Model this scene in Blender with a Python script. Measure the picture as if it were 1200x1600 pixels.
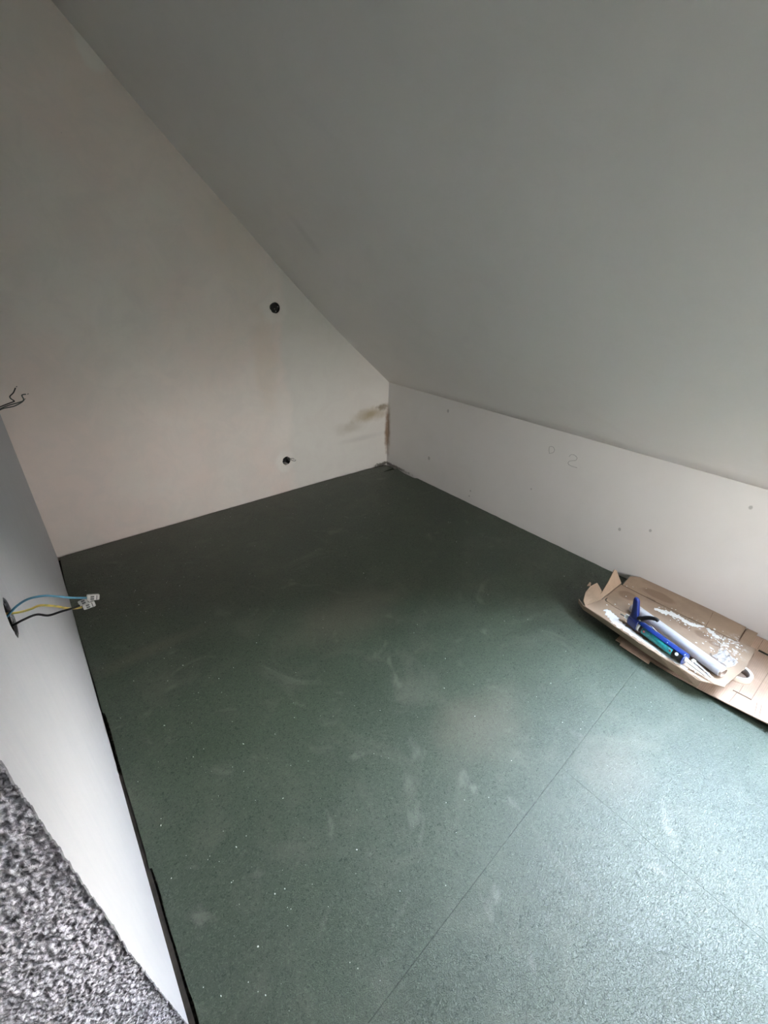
import bpy, bmesh, math, random
from mathutils import Vector, Matrix, noise
from mathutils.geometry import tessellate_polygon

for o in list(bpy.data.objects):
    bpy.data.objects.remove(o)
SC = bpy.context.scene
COL = SC.collection
rnd = random.Random(7)

# ------------------------------------------------------------------ camera
F_PX = 685.58
cam_d = bpy.data.cameras.new('camera')
cam = bpy.data.objects.new('camera', cam_d)
COL.objects.link(cam)
cam_d.sensor_fit = 'VERTICAL'
cam_d.sensor_height = 24.0
cam_d.lens = 24.0 * F_PX / 1600.0
cam_d.clip_start = 0.02
PITCH, YAW, ROLL = 1.07592262, -0.694953518, 0.0260255506
cam.matrix_world = (Matrix.Translation((-2.494855, -2.972055, 1.5628935))
                    @ Matrix.Rotation(YAW, 4, 'Z') @ Matrix.Rotation(PITCH, 4, 'X') @ Matrix.Rotation(ROLL, 4, 'Z'))
SC.camera = cam

# ------------------------------------------------------------------ sky, exposure
EXPOSURE = 2.98
SKY = 9.0
SC.view_settings.view_transform = 'Standard'
SC.view_settings.look = 'None'
SC.view_settings.gamma = 1
SC.view_settings.use_curve_mapping = False
SC.view_settings.exposure = EXPOSURE
SC.cycles.max_bounces = 10
SC.cycles.diffuse_bounces = 8
SC.cycles.use_denoising = True
SC.cycles.sample_clamp_indirect = 8

w = bpy.data.worlds.new('overcast_sky'); SC.world = w; w.use_nodes = True
nt = w.node_tree; nt.nodes.clear()
tc = nt.nodes.new('ShaderNodeTexCoord'); sp = nt.nodes.new('ShaderNodeSeparateXYZ')
rmp = nt.nodes.new('ShaderNodeValToRGB'); bg = nt.nodes.new('ShaderNodeBackground'); ow = nt.nodes.new('ShaderNodeOutputWorld')
mr = nt.nodes.new('ShaderNodeMapRange'); mr.inputs['From Min'].default_value = -1; mr.inputs['From Max'].default_value = 1
nt.links.new(tc.outputs['Generated'], sp.inputs[0]); nt.links.new(sp.outputs['Z'], mr.inputs['Value'])
nt.links.new(mr.outputs[0], rmp.inputs[0]); nt.links.new(rmp.outputs[0], bg.inputs[0]); nt.links.new(bg.outputs[0], ow.inputs[0])
e = rmp.color_ramp.elements
e[0].position = 0.47; e[0].color = (0.10, 0.11, 0.08, 1)
e[1].position = 1.0; e[1].color = (0.62, 0.78, 1.0, 1)
for pos, c in ((0.50, (0.34, 0.35, 0.30, 1)), (0.56, (1.0, 0.97, 0.90, 1)), (0.68, (1.0, 0.99, 0.95, 1)), (0.80, (0.78, 0.88, 1.0, 1))):
    k = e.new(pos); k.color = c
bg.inputs['Strength'].default_value = SKY

# roof window in the slope, to the right of the photograph
SKX0, SKX1, SKY0, SKY1 = -0.05, -0.887, -2.70, -3.84        # opening in the sloped ceiling (x is measured on ROOF points)
SKZ0, SKZ1 = 0.948, 1.691
SLD = Vector((SKX1 - SKX0, 0, SKZ1 - SKZ0)); SLEN = SLD.length; SLD.normalize()
SLN = Vector((SLD.z, 0, -SLD.x))                              # outwards through the roof
SDEP = 0.10
pl = bpy.data.lights.new('window_daylight', 'AREA'); pl.shape = 'RECTANGLE'
pl.size = SLEN - 0.24; pl.size_y = SKY0 - SKY1 - 0.02
plo = bpy.data.objects.new('window_daylight', pl); COL.objects.link(plo)
pc = Vector(((SKX0 + SKX1) / 2, (SKY0 + SKY1) / 2, (SKZ0 + SKZ1) / 2)) + SLN * (SDEP - 0.03)
plo.matrix_world = Matrix.Translation(pc) @ Matrix((SLD, Vector((0, 1, 0)), SLD.cross(Vector((0, 1, 0))))).transposed().to_4x4()
pl.cycles.is_portal = True          # only steers sampling of the sky through the opening

# second window, unseen, added in the near gable to light the back wall
GX0, GX1, GZ0, GZ1, GY = -1.34, -0.68, 0.76, 1.40, -4.35
pl2 = bpy.data.lights.new('added_gable_daylight', 'AREA'); pl2.shape = 'RECTANGLE'; pl2.size = GX1 - GX0; pl2.size_y = GZ1 - GZ0; pl2.cycles.is_portal = True
plo2 = bpy.data.objects.new('added_gable_daylight', pl2); COL.objects.link(plo2)
plo2.matrix_world = Matrix.Translation(((GX0 + GX1) / 2, GY + 0.01, (GZ0 + GZ1) / 2)) @ Matrix.Rotation(math.pi / 2, 4, 'X')

# ------------------------------------------------------------------ node helpers
class Mat:
    def __init__(s, name):
        s.m = bpy.data.materials.new(name); s.m.use_nodes = True
        s.t = s.m.node_tree; s.b = s.t.nodes['Principled BSDF']
        s.co = s.t.nodes.new('ShaderNodeTexCoord').outputs['Object']
    def n(s, typ, **kw):
        x = s.t.nodes.new(typ)
        for k, v in kw.items(): setattr(x, k, v)
        return x
    def L(s, a, b): s.t.links.new(a, b)
    def put(s, sock, v):
        if isinstance(v, (int, float)): sock.default_value = v
        elif isinstance(v, (tuple, list)): sock.default_value = tuple(v) + ((1,) if len(v) == 3 and sock.type == 'RGBA' else ())
        else: s.L(v, sock)
    def math(s, op, a, b=0.0, clamp=False):
        x = s.n('ShaderNodeMath', operation=op, use_clamp=clamp); s.put(x.inputs[0], a); s.put(x.inputs[1], b); return x.outputs[0]
    def noise(s, scale, detail=4, rough=0.55, vec=None, dist=0.0):
        x = s.n('ShaderNodeTexNoise'); x.inputs['Scale'].default_value = scale; x.inputs['Detail'].default_value = detail
        x.inputs['Roughness'].default_value = rough; x.inputs['Distortion'].default_value = dist
        s.L(vec or s.co, x.inputs['Vector']); return x.outputs[0]
    def voro(s, scale, vec=None, feat='F1', out='Distance', rnd_=1.0):
        x = s.n('ShaderNodeTexVoronoi', feature=feat); x.inputs['Scale'].default_value = scale; x.inputs['Randomness'].default_value = rnd_
        s.L(vec or s.co, x.inputs['Vector']); return x.outputs[out]
    def mapping(s, loc=(0, 0, 0), rot=(0, 0, 0), scale=(1, 1, 1)):
        x = s.n('ShaderNodeMapping'); s.L(s.co, x.inputs[0]); x.inputs[1].default_value = loc; x.inputs[2].default_value = rot; x.inputs[3].default_value = scale
        return x.outputs[0]
    def ramp(s, v, lo, hi, a=0.0, b=1.0):
        x = s.n('ShaderNodeMapRange', clamp=True, interpolation_type='SMOOTHSTEP'); s.put(x.inputs[0], v)
        x.inputs[1].default_value = lo; x.inputs[2].default_value = hi; x.inputs[3].default_value = a; x.inputs[4].default_value = b
        return x.outputs[0]
    def mix(s, f, a, b, mode='MIX'):
        x = s.n('ShaderNodeMix', data_type='RGBA', blend_type=mode); s.put(x.inputs[0], f); s.put(x.inputs[6], a); s.put(x.inputs[7], b); return x.outputs[2]
    def spot(s, c, r, soft=0.5, wob=0.0, wscale=6):
        """mask of a stain: an ellipse at c with radii r in object space, edge wobbled by noise"""
        a = s.n('ShaderNodeVectorMath', operation='SUBTRACT'); s.L(s.co, a.inputs[0]); a.inputs[1].default_value = c
        d = s.n('ShaderNodeVectorMath', operation='DIVIDE'); s.L(a.outputs[0], d.inputs[0]); d.inputs[1].default_value = r
        l = s.n('ShaderNodeVectorMath', operation='LENGTH'); s.L(d.outputs[0], l.inputs[0])
        v = l.outputs['Value']
        if wob: v = s.math('ADD', v, s.math('MULTIPLY', s.math('SUBTRACT', s.noise(wscale, 5), 0.5), wob * 2))
        return s.ramp(v, 1 - soft, 1 + soft * 0.3, 1.0, 0.0)
    def bump(s, h, strength, dist=0.01, prev=None):
        x = s.n('ShaderNodeBump'); s.L(h, x.inputs['Height']); x.inputs['Strength'].default_value = strength; x.inputs['Distance'].default_value = dist
        if prev: s.L(prev, x.inputs['Normal'])
        return x.outputs[0]
    def done(s, color=None, rough=None, normal=None, **kw):
        if color is not None: s.put(s.b.inputs['Base Color'], color)
        if rough is not None: s.put(s.b.inputs['Roughness'], rough)
        if normal is not None: s.L(normal, s.b.inputs['Normal'])
        for k, v in kw.items(): s.put(s.b.inputs[k.replace('_', ' ')], v)
        return s.m

def simple(name, col, rough=0.5, metallic=0.0, var=0.08, scale=40, **kw):
    m = Mat(name); n = m.noise(scale, 3)
    c2 = tuple(max(0, c * (1 - var * 2)) for c in col)
    return m.done(m.mix(m.ramp(n, 0.3, 0.7), col, c2), rough, Metallic=metallic, **kw)

# ------------------------------------------------------------------ mesh helpers
def obj(name, me, mat=None, parent=None, smooth=False):
    if isinstance(me, bmesh.types.BMesh):
        b = me; me = bpy.data.meshes.new(name); b.to_mesh(me); b.free()
    o = bpy.data.objects.new(name, me); COL.objects.link(o)
    if mat:
        me.materials.clear(); me.materials.append(mat)
    if smooth:
        for p in me.polygons: p.use_smooth = True
    if parent: o.parent = parent
    return o
def pydata(vs, fs):
    me = bpy.data.meshes.new('m'); me.from_pydata([tuple(v) for v in vs], [], fs); me.update()
    bm = bmesh.new(); bm.from_mesh(me); bpy.data.meshes.remove(me); return bm
def fixn(bm):
    bmesh.ops.recalc_face_normals(bm, faces=bm.faces); return bm
def struct(o):
    o['kind'] = 'structure'; return o
def tag(o, label, cat, group=None):
    o['label'] = label; o['category'] = cat
    if group: o['group'] = group
    return o
def thing(name, label, cat, loc=(0, 0, 0), group=None):
    o = bpy.data.objects.new(name, None); COL.objects.link(o); o.location = loc; o.empty_display_size = 0.05
    return tag(o, label, cat, group)
def local(o, root):
    """keeps a child's mesh where it was drawn in the room"""
    o.matrix_parent_inverse = Matrix.Translation(root.location).inverted(); return o
def add_box(bm, lo, hi, M=None):
    vs = [bm.verts.new((x, y, z)) for x in (lo[0], hi[0]) for y in (lo[1], hi[1]) for z in (lo[2], hi[2])]
    for f in ((0, 1, 3, 2), (4, 6, 7, 5), (0, 4, 5, 1), (2, 3, 7, 6), (0, 2, 6, 4), (1, 5, 7, 3)):
        bm.faces.new([vs[i] for i in f])
    if M: bmesh.ops.transform(bm, matrix=M, verts=vs)
    return vs
def smooth_path(pts, n=8):
    P = [Vector(p) for p in pts]; out = []
    for i in range(len(P) - 1):
        p0 = P[max(i - 1, 0)]; p1 = P[i]; p2 = P[i + 1]; p3 = P[min(i + 2, len(P) - 1)]
        for k in range(n):
            t = k / n
            out.append(0.5 * ((2 * p1) + (p2 - p0) * t + (2 * p0 - 5 * p1 + 4 * p2 - p3) * t * t + (3 * p1 - p0 - 3 * p2 + p3) * t ** 3))
    out.append(P[-1]); return out
def add_tube(bm, pts, r, seg=10, cap=True):
    pts = [Vector(p) for p in pts]; rings = []; up = Vector((0, 0, 1)); prev = None
    for i, p in enumerate(pts):
        t = (pts[min(i + 1, len(pts) - 1)] - pts[max(i - 1, 0)]).normalized()
        a = prev if prev is not None else (up if abs(t.dot(up)) < 0.9 else Vector((1, 0, 0)))
        u = (a - t * a.dot(t)).normalized(); v = t.cross(u); prev = u
        rr = r[i] if isinstance(r, (list, tuple)) else r
        rings.append([bm.verts.new(p + u * rr * math.cos(2 * math.pi * k / seg) + v * rr * math.sin(2 * math.pi * k / seg)) for k in range(seg)])
    for a, b in zip(rings, rings[1:]):
        for k in range(seg): bm.faces.new((a[k], a[(k + 1) % seg], b[(k + 1) % seg], b[k]))
    if cap: bm.faces.new(rings[0][::-1]); bm.faces.new(rings[-1])
    return bm
def add_lathe(bm, prof, a, d, seg=32, closed=False):
    """revolve (along, radius) profile about the axis from a in direction d"""
    a = Vector(a); d = Vector(d).normalized(); u = d.orthogonal().normalized(); v = d.cross(u); rings = []
    for s, r in prof:
        rings.append([bm.verts.new(a + d * s + (u * math.cos(2 * math.pi * k / seg) + v * math.sin(2 * math.pi * k / seg)) * max(r, 1e-5)) for k in range(seg)])
    pr = list(zip(rings, rings[1:])) + ([(rings[-1], rings[0])] if closed else [])
    for p, q in pr:
        for k in range(seg): bm.faces.new((p[k], p[(k + 1) % seg], q[(k + 1) % seg], q[k]))
    return bm
def plate(outline, holes=(), z=0.0, th=0.004, to3=None, bm=None):
    """flat sheet of thickness th from a 2D outline with holes; z may be a function of (x, y)"""
    loops = [list(outline)] + [list(h) for h in holes]
    zf = z if callable(z) else (lambda x, y: z)
    tri = tessellate_polygon([[Vector((p[0], p[1], 0)) for p in lp] for lp in loops])
    flat = [p for lp in loops for p in lp]
    bm = bm or bmesh.new()
    to3 = to3 or (lambda x, y, h: (x, y, h))
    top = [bm.verts.new(to3(p[0], p[1], zf(p[0], p[1]))) for p in flat]
    bot = [bm.verts.new(to3(p[0], p[1], zf(p[0], p[1]) - th)) for p in flat]
    for a, b, c in tri:
        try: bm.faces.new((top[a], top[b], top[c])); bm.faces.new((bot[c], bot[b], bot[a]))
        except ValueError: pass
    i = 0
    for lp in loops:
        n = len(lp)
        for k in range(n):
            a, b = i + k, i + (k + 1) % n
            try: bm.faces.new((top[a], bot[a], bot[b], top[b]))
            except ValueError: pass
        i += n
    return fixn(bm)
def rough_line(pts, step=0.01, amp=0.002, seed=0.0):
    out = []
    for a, b in zip(pts, pts[1:]):
        a = Vector(a); b = Vector(b); n = max(1, int((b - a).length / step)); d = (b - a).normalized(); m = Vector((-d.y, d.x))
        for k in range(n):
            p = a.lerp(b, k / n)
            s = noise.noise(Vector((p.x * 60, p.y * 60, seed))) + 0.6 * noise.noise(Vector((p.x * 200, p.y * 200, seed + 5)))
            out.append(tuple(p + m * amp * s))
    out.append(tuple(pts[-1])); return out
def circle(cx, cy, r, n=28, amp=0.0, seed=1.0):
    o = []
    for k in range(n):
        a = 2 * math.pi * k / n
        rr = r + amp * noise.noise(Vector((math.cos(a) * 2.3, math.sin(a) * 2.3, seed)))
        o.append((cx + rr * math.cos(a), cy + rr * math.sin(a)))
    return o

# ------------------------------------------------------------------ room numbers (metres; back right floor corner = origin)
W = 2.612
KNEE = 0.902
YN = GY                       # near gable wall
ROOF = [(0.004, 0.903), (-0.05, 0.948), (-0.164, 1.043), (-0.324, 1.177), (-0.499, 1.33), (-0.657, 1.473), (-0.887, 1.691), (-1.085, 1.885),
        (-1.257, 2.05), (-1.407, 2.195), (-1.539, 2.328), (-1.655, 2.448), (-1.739, 2.538), (-1.792, 2.59), (-1.94, 2.745)]
ZC = 2.745
BLOCKER_X = -1.40
BOX_Y, BOX_Z = -2.172, 1.060    # switch box in the left wall
BOX2_Y, BOX2_Z = -0.90, 1.085

# ------------------------------------------------------------------ materials of the shell
def plaster(name, base, tint, amt=0.6, streak=None):
    m = Mat(name)
    n1 = m.noise(1.1, 5, 0.6); n2 = m.noise(3.5, 6, 0.65, dist=0.6); n3 = m.noise(160, 2)
    c = m.mix(m.math('MULTIPLY', m.ramp(n1, 0.35, 0.65), amt), base, tint)
    c = m.mix(m.math('MULTIPLY', m.ramp(n2, 0.45, 0.75), 0.25), c, tuple(x * 0.88 for x in base))
    h = m.noise(9, 4, 0.5) if not streak else m.noise(7, 5, 0.55, vec=m.mapping(scale=streak))
    nb = m.bump(h, 0.12, 0.02); nb = m.bump(n3, 0.06, 0.002, nb)
    return m, c, nb
# gable wall: pinkish old plaster, greyer new filler by the low corner, damp stains
m, c, nb = plaster('gable_plaster', (0.80, 0.75, 0.705), (0.82, 0.70, 0.65), 0.95)
sx = m.n('ShaderNodeSeparateXYZ'); m.L(m.co, sx.inputs[0])
edge = m.math('ADD', sx.outputs['X'], m.math('MULTIPLY', m.math('SUBTRACT', m.noise(2.2, 6, 0.6), 0.5), 0.35))
newp = m.ramp(edge, -1.02, -0.93)
c = m.mix(m.math('MULTIPLY', newp, 0.75), c, (0.72, 0.71, 0.675))
c = m.mix(m.math('MULTIPLY', m.spot((-1.12, 0, 1.0), (0.10, 1, 0.42), 0.6, 0.35), 0.35), c, (0.72, 0.60, 0.50))
c = m.mix(m.math('MULTIPLY', m.spot((-1.25, 0, 1.75), (0.22, 1, 0.5), 0.8, 0.3), 0.3), c, (0.70, 0.61, 0.52))
for cc, rr, a in (((-1.02, 0, 1.35), (0.10, 1, 0.11), 0.4), ((-1.03, 0, 0.26), (0.10, 1, 0.09), 0.5)):
    c = m.mix(m.math('MULTIPLY', m.spot(cc, rr, 0.35, 0.6, 9), a), c, (0.86, 0.84, 0.80))
c = m.mix(m.math('MULTIPLY', m.spot((-0.20, 0, 0.495), (0.19, 1, 0.065), 0.9, 0.7, 9), 0.85), c, (0.38, 0.30, 0.17))
c = m.mix(m.math('MULTIPLY', m.spot((-0.06, 0, 0.54), (0.08, 1, 0.035), 0.8, 0.8, 30), 0.8), c, (0.22, 0.17, 0.10))
c = m.mix(m.math('MULTIPLY', m.spot((-0.42, 0, 0.42), (0.18, 1, 0.06), 0.9, 0.6, 9), 0.4), c, (0.36, 0.32, 0.24))
c = m.mix(m.math('MULTIPLY', m.spot((-0.30, 0, 0.30), (0.26, 1, 0.03), 0.9, 0.3, 9), 0.3), c, (0.42, 0.40, 0.38))
c = m.mix(m.math('MULTIPLY', m.spot((0.0, 0, 0.33), (0.038, 1, 0.24), 0.6, 0.5, 14), 0.95), c, (0.25, 0.16, 0.10))
sz = m.n('ShaderNodeSeparateXYZ'); m.L(m.co, sz.inputs[0])
dd = m.math('ADD', m.math('MULTIPLY', sz.outputs['X'], 0.70), m.math('MULTIPLY', sz.outputs['Z'], 0.714))
dd = m.math('ADD', dd, m.math('MULTIPLY', m.math('SUBTRACT', m.noise(9, 5, 0.65), 0.5), 0.10))
fill = m.math('MULTIPLY', m.ramp(dd, 0.565, 0.578), m.ramp(sz.outputs['X'], -0.95, -0.75))
c = m.mix(m.math('MULTIPLY', fill, 0.8), c, (0.93, 0.91, 0.88))
mot = m.noise(5.5, 6, 0.7, dist=0.8)
c = m.mix(m.math('MULTIPLY', m.ramp(mot, 0.42, 0.62), 0.22), c, (0.66, 0.62, 0.59))
c = m.mix(m.math('MULTIPLY', m.spot((-1.80, 0, 2.47), (0.07, 1, 0.12), 0.25, 0.35), 0.6), c, (0.84, 0.82, 0.78))
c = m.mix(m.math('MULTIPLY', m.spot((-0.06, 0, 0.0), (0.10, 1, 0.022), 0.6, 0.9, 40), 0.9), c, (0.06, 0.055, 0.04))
blk = m.ramp(m.voro(28), 0.035, 0.055, 1.0, 0.0); blk = m.math('MULTIPLY', blk, m.ramp(m.noise(4, 2), 0.60, 0.66))
c = m.mix(m.math('MULTIPLY', blk, 0.5), c, (0.25, 0.24, 0.22))
M_GABLE = m.done(c, 0.9, nb)

m, c, nb = plaster('knee_plaster', (0.71, 0.69, 0.67), (0.69, 0.665, 0.65), 0.4)
c = m.mix(m.math('MULTIPLY', m.spot((0, 0, 0.32), (1, 0.045, 0.24), 0.7, 0.5, 14), 0.9), c, (0.30, 0.22, 0.15))
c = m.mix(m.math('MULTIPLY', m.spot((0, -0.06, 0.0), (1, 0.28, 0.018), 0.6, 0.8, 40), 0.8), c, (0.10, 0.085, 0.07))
c = m.mix(m.math('MULTIPLY', m.spot((0, -2.75, 0.0), (1, 0.55, 0.25), 0.9, 0.3), 0.3), c, (0.58, 0.49, 0.49))
for y, z, r in ((-1.532, 0.89, 0.008), (-0.714, 0.659, 0.012), (-1.024, 0.10, 0.007), (-1.018, 0.053, 0.007), (-2.658, 0.645, 0.009),
                (-2.142, 0.282, 0.009), (-2.296, 0.347, 0.008), (-1.531, 0.31, 0.006), (-0.55, 0.22, 0.014)):
    c = m.mix(m.math('MULTIPLY', m.spot((0, y, z), (1, r, r * 1.3), 0.4, 0.3, 60), 0.55), c, (0.22, 0.21, 0.2))
M_KNEE = m.done(c, 0.88, nb)

m, c, nb = plaster('slope_plaster', (0.83, 0.80, 0.765), (0.84, 0.81, 0.78), 0.5)
c = m.mix(m.math('MULTIPLY', m.spot((-1.05, -0.60, 1.87), (0.16, 0.05, 0.25), 0.9, 0.3), 0.22), c, (0.30, 0.29, 0.27))
M_SLOPE = m.done(c, 0.85, nb)

m, c, nb = plaster('white_trowelled_plaster', (0.50, 0.50, 0.53), (0.48, 0.485, 0.52), 0.5, streak=(1, 3.2, 0.6))
st = m.noise(9, 6, 0.6, vec=m.mapping(rot=(0.35, 0, 0), scale=(1, 3.0, 0.5)), dist=0.8)
c = m.mix(m.math('MULTIPLY', m.ramp(st, 0.42, 0.70), 0.6), c, (0.46, 0.47, 0.51))
M_LEFT = m.done(c, 0.7, nb)

m = Mat('rough_masonry')
n1 = m.noise(165, 5, 0.7, vec=m.mapping(rot=(0, 0.7, 0), scale=(1, 1, 0.6)), dist=0.6); n2 = m.noise(14, 4, 0.6); v = m.voro(220)
c = m.mix(m.ramp(n1, 0.40, 0.56), (0.22, 0.21, 0.25), (0.66, 0.64, 0.72))
c = m.mix(m.math('MULTIPLY', m.ramp(v, 0.25, 0.6, 1, 0), 0.25), c, (0.74, 0.73, 0.79))
c = m.mix(m.math('MULTIPLY', m.ramp(n2, 0.55, 0.72), 0.3), c, (0.6, 0.56, 0.55))
nb = m.bump(n1, 0.6, 0.003); nb = m.bump(m.noise(260, 3), 0.5, 0.002, nb)
M_ROUGH = m.done(c, 0.95, nb)

# green coated chipboard with dust, scuffs and chips showing through
m = Mat('green_chipboard')
big = m.noise(1.3, 5, 0.6); mid = m.noise(4.5, 6, 0.65, dist=0.8)
c = m.mix(m.ramp(big, 0.35, 0.65), (0.028, 0.042, 0.026), (0.040, 0.057, 0.036))
ch = m.noise(120, 3, 0.6, vec=m.mapping(scale=(1, 1.5, 1)), dist=1.5)
c = m.mix(m.math('MULTIPLY', m.ramp(ch, 0.50, 0.66), 0.55), c, (0.092, 0.122, 0.084))
dk = m.noise(130, 2, 0.5, dist=1.6)
c = m.mix(m.math('MULTIPLY', m.ramp(dk, 0.60, 0.65), 0.85), c, (0.012, 0.022, 0.016))
dk2 = m.noise(190, 2, 0.5, vec=m.mapping(rot=(0, 0, 0.9), scale=(1, 0.6, 1)), dist=0.8)
c = m.mix(m.math('MULTIPLY', m.ramp(dk2, 0.61, 0.66), 0.75), c, (0.014, 0.024, 0.018))
# plaster dust wiped into cloudy patches and trowel arcs
dust = m.math('MULTIPLY', m.ramp(mid, 0.46, 0.74), 0.30)
c = m.mix(dust, c, (0.13, 0.135, 0.105))
wv = m.n('ShaderNodeTexNoise'); wv.inputs['Scale'].default_value = 2.6; wv.inputs['Detail'].default_value = 8; wv.inputs['Distortion'].default_value = 3.0
m.L(m.co, wv.inputs['Vector'])
c = m.mix(m.math('MULTIPLY', m.ramp(wv.outputs[0], 0.60, 0.78), 0.34), c, (0.22, 0.22, 0.19))
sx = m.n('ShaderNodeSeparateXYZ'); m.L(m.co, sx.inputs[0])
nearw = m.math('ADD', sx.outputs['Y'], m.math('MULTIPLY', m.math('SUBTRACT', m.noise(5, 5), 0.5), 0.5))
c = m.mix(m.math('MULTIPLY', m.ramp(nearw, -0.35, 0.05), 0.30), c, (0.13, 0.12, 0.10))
for cc, rr in (((-1.5, -1.5, 0), (0.35, 0.22, 1)), ((-1.45, -2.35, 0), (0.25, 0.16, 1)), ((-2.35, -1.15, 0), (0.28, 0.05, 1)), ((-1.2, -2.78, 0), (0.2, 0.12, 1))):
    c = m.mix(m.math('MULTIPLY', m.spot(cc, rr, 0.8, 0.6, 7), 0.3), c, (0.14, 0.12, 0.09))
fl = m.ramp(m.voro(26), 0.03, 0.05, 1.0, 0.0); fl = m.math('MULTIPLY', fl, m.ramp(m.noise(7, 2), 0.50, 0.60))
c = m.mix(m.math('MULTIPLY', fl, 0.7), c, (0.6, 0.6, 0.55))
ro = m.ramp(m.math('ADD', m.math('MULTIPLY', ch, 0.5), m.math('MULTIPLY', mid, 0.5)), 0.3, 0.7, 0.38, 0.50)
ro = m.math('ADD', ro, m.math('MULTIPLY', m.ramp(dk, 0.58, 0.65), 0.25))
nb = m.bump(ch, 0.9, 0.002); nb = m.bump(m.noise(300, 2), 0.25, 0.0008, nb)
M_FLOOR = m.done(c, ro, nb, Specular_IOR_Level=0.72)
M_SUB = simple('dark_subfloor', (0.035, 0.028, 0.022), 0.95, var=0.3, scale=30)
M_RUBBLE = simple('brown_mortar_rubble', (0.13, 0.105, 0.085), 0.95, var=0.3, scale=120)

# ------------------------------------------------------------------ the shell
# floor boards: laid on the subfloor with a ragged gap to the walls, joints 1.5 mm wide
edge_l = [(-2.601, -0.02), (-2.601, -0.049), (-2.609, -0.353), (-2.611, -0.554), (-2.610, -0.901), (-2.606, -1.208), (-2.607, -1.383), (-2.600, -1.395),
          (-2.598, -1.503), (-2.601, -1.659), (-2.601, -1.784), (-2.600, -1.886), (-2.600, -2.007), (-2.602, -2.057), (-2.595, -2.062),
          (-2.593, -2.146), (-2.595, -2.19), (-2.595, -2.248), (-2.594, -2.311), (-2.594, -2.368), (-2.592, -2.414), (-2.594, -2.60)]
edge_l = rough_line(edge_l, 0.03, 0.0008)
g = 0.0004
def seam_y(x): return -2.579 + (x + 0.0) * 0.0560      # joint running across the room
bmf = bmesh.new()
TH = 0.022
top_edge = rough_line([(-2.601, -0.012), (-1.6, -0.006), (-0.56, -0.008)], 0.04, 0.003)
right_edge = rough_line([(-0.008, -0.17), (-0.020, -0.20), (-0.034, -0.30), (-0.030, -0.42), (-0.012, -0.44), (-0.010, -1.2), (-0.008, -2.0), (-0.008, seam_y(0) + g)], 0.03, 0.003)
bA = edge_l[::-1][1:]                       # up the left side
bA = [(-2.592, seam_y(-2.6) + g)] + [p for p in bA if p[1] > -2.70 + 0.2] + top_edge[1:] + [(-0.54, -0.075), (-0.17, -0.155)] + right_edge
# the first board carries the small strip joint at the far corner
plate(bA, (), 0.0, TH, bm=bmf)
strip = rough_line([(-0.556, -0.012), (-0.3, -0.02), (-0.12, -0.03), (-0.03, -0.06)], 0.02, 0.006) + [(-0.02, -0.12), (-0.165, -0.1515), (-0.54, -0.0715)]
plate(strip, (), -0.001, TH, bm=bmf)
plate([(-2.592, seam_y(-2.6) - g), (-1.357 - g, seam_y(-1.357) - g), (-1.350 - g, YN), (-2.594, YN), (-2.594, -3.0)][::-1], (), 0.0, TH, bm=bmf)
plate([(-1.357 + g, seam_y(-1.357) - g), (-0.008, seam_y(0) - g), (-0.008, YN), (-1.350 + g, YN)][::-1], (), 0.0, TH, bm=bmf)
for f in bmf.faces: f.smooth = False
floor = struct(obj('floor', bmf, M_FLOOR))
bm = bmesh.new(); add_box(bm, (-4.4, YN - 0.1, -0.10), (0.35, 0.1, -0.028))
struct(obj('subfloor', bm, M_SUB)).name = 'floor_under'
# rubble in the wide gap beside the left wall
bm = bmesh.new()
for k in range(240):
    y = rnd.uniform(-2.55, -1.4); r = rnd.uniform(0.002, 0.0055)
    if y > -2.06 and rnd.random() < 0.45: continue
    b0 = bmesh.ops.create_icosphere(bm, subdivisions=1, radius=r, matrix=Matrix.Translation((rnd.uniform(-2.610, -2.594), y, -0.028 + r * 0.6)) @ Matrix.Rotation(rnd.random() * 3, 4, 'X') @ Matrix.Diagonal((1, rnd.uniform(1, 1.6), 0.7, 1)))
o = obj('mortar_rubble', bm, M_RUBBLE); tag(o, 'brown mortar rubble lying in the gap between green floor and white left wall', 'rubble'); o['kind'] = 'stuff'

# gable wall at the back, with the two round holes of its boxes
hole1 = circle(-1.013, 1.353, 0.035, 30, 0.003, 2.0)
hole1[12:17] = [(x - 0.006, z) for x, z in hole1[12:17]]
hole2 = circle(-1.029, 0.260, 0.034, 30, 0.004, 5.0)
hole2[18:22] = [(x - 0.002, z - 0.008) for x, z in hole2[18:22]]
bm = plate([(-3.0, -0.06), (0.08, -0.06), (0.08, KNEE - 0.07), (0.20, KNEE), (-2.1, 3.1), (-3.0, 3.1)], [hole1, hole2], 0.0, 0.15, to3=lambda x, z, h: (x, -h, z))
struct(obj('wall_back', bm, M_GABLE))

# knee wall on the right
bm = bmesh.new(); add_box(bm, (0.0, YN - 0.1, -0.06), (0.14, 0.0, KNEE))
struct(obj('wall_right', bm, M_KNEE))

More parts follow.
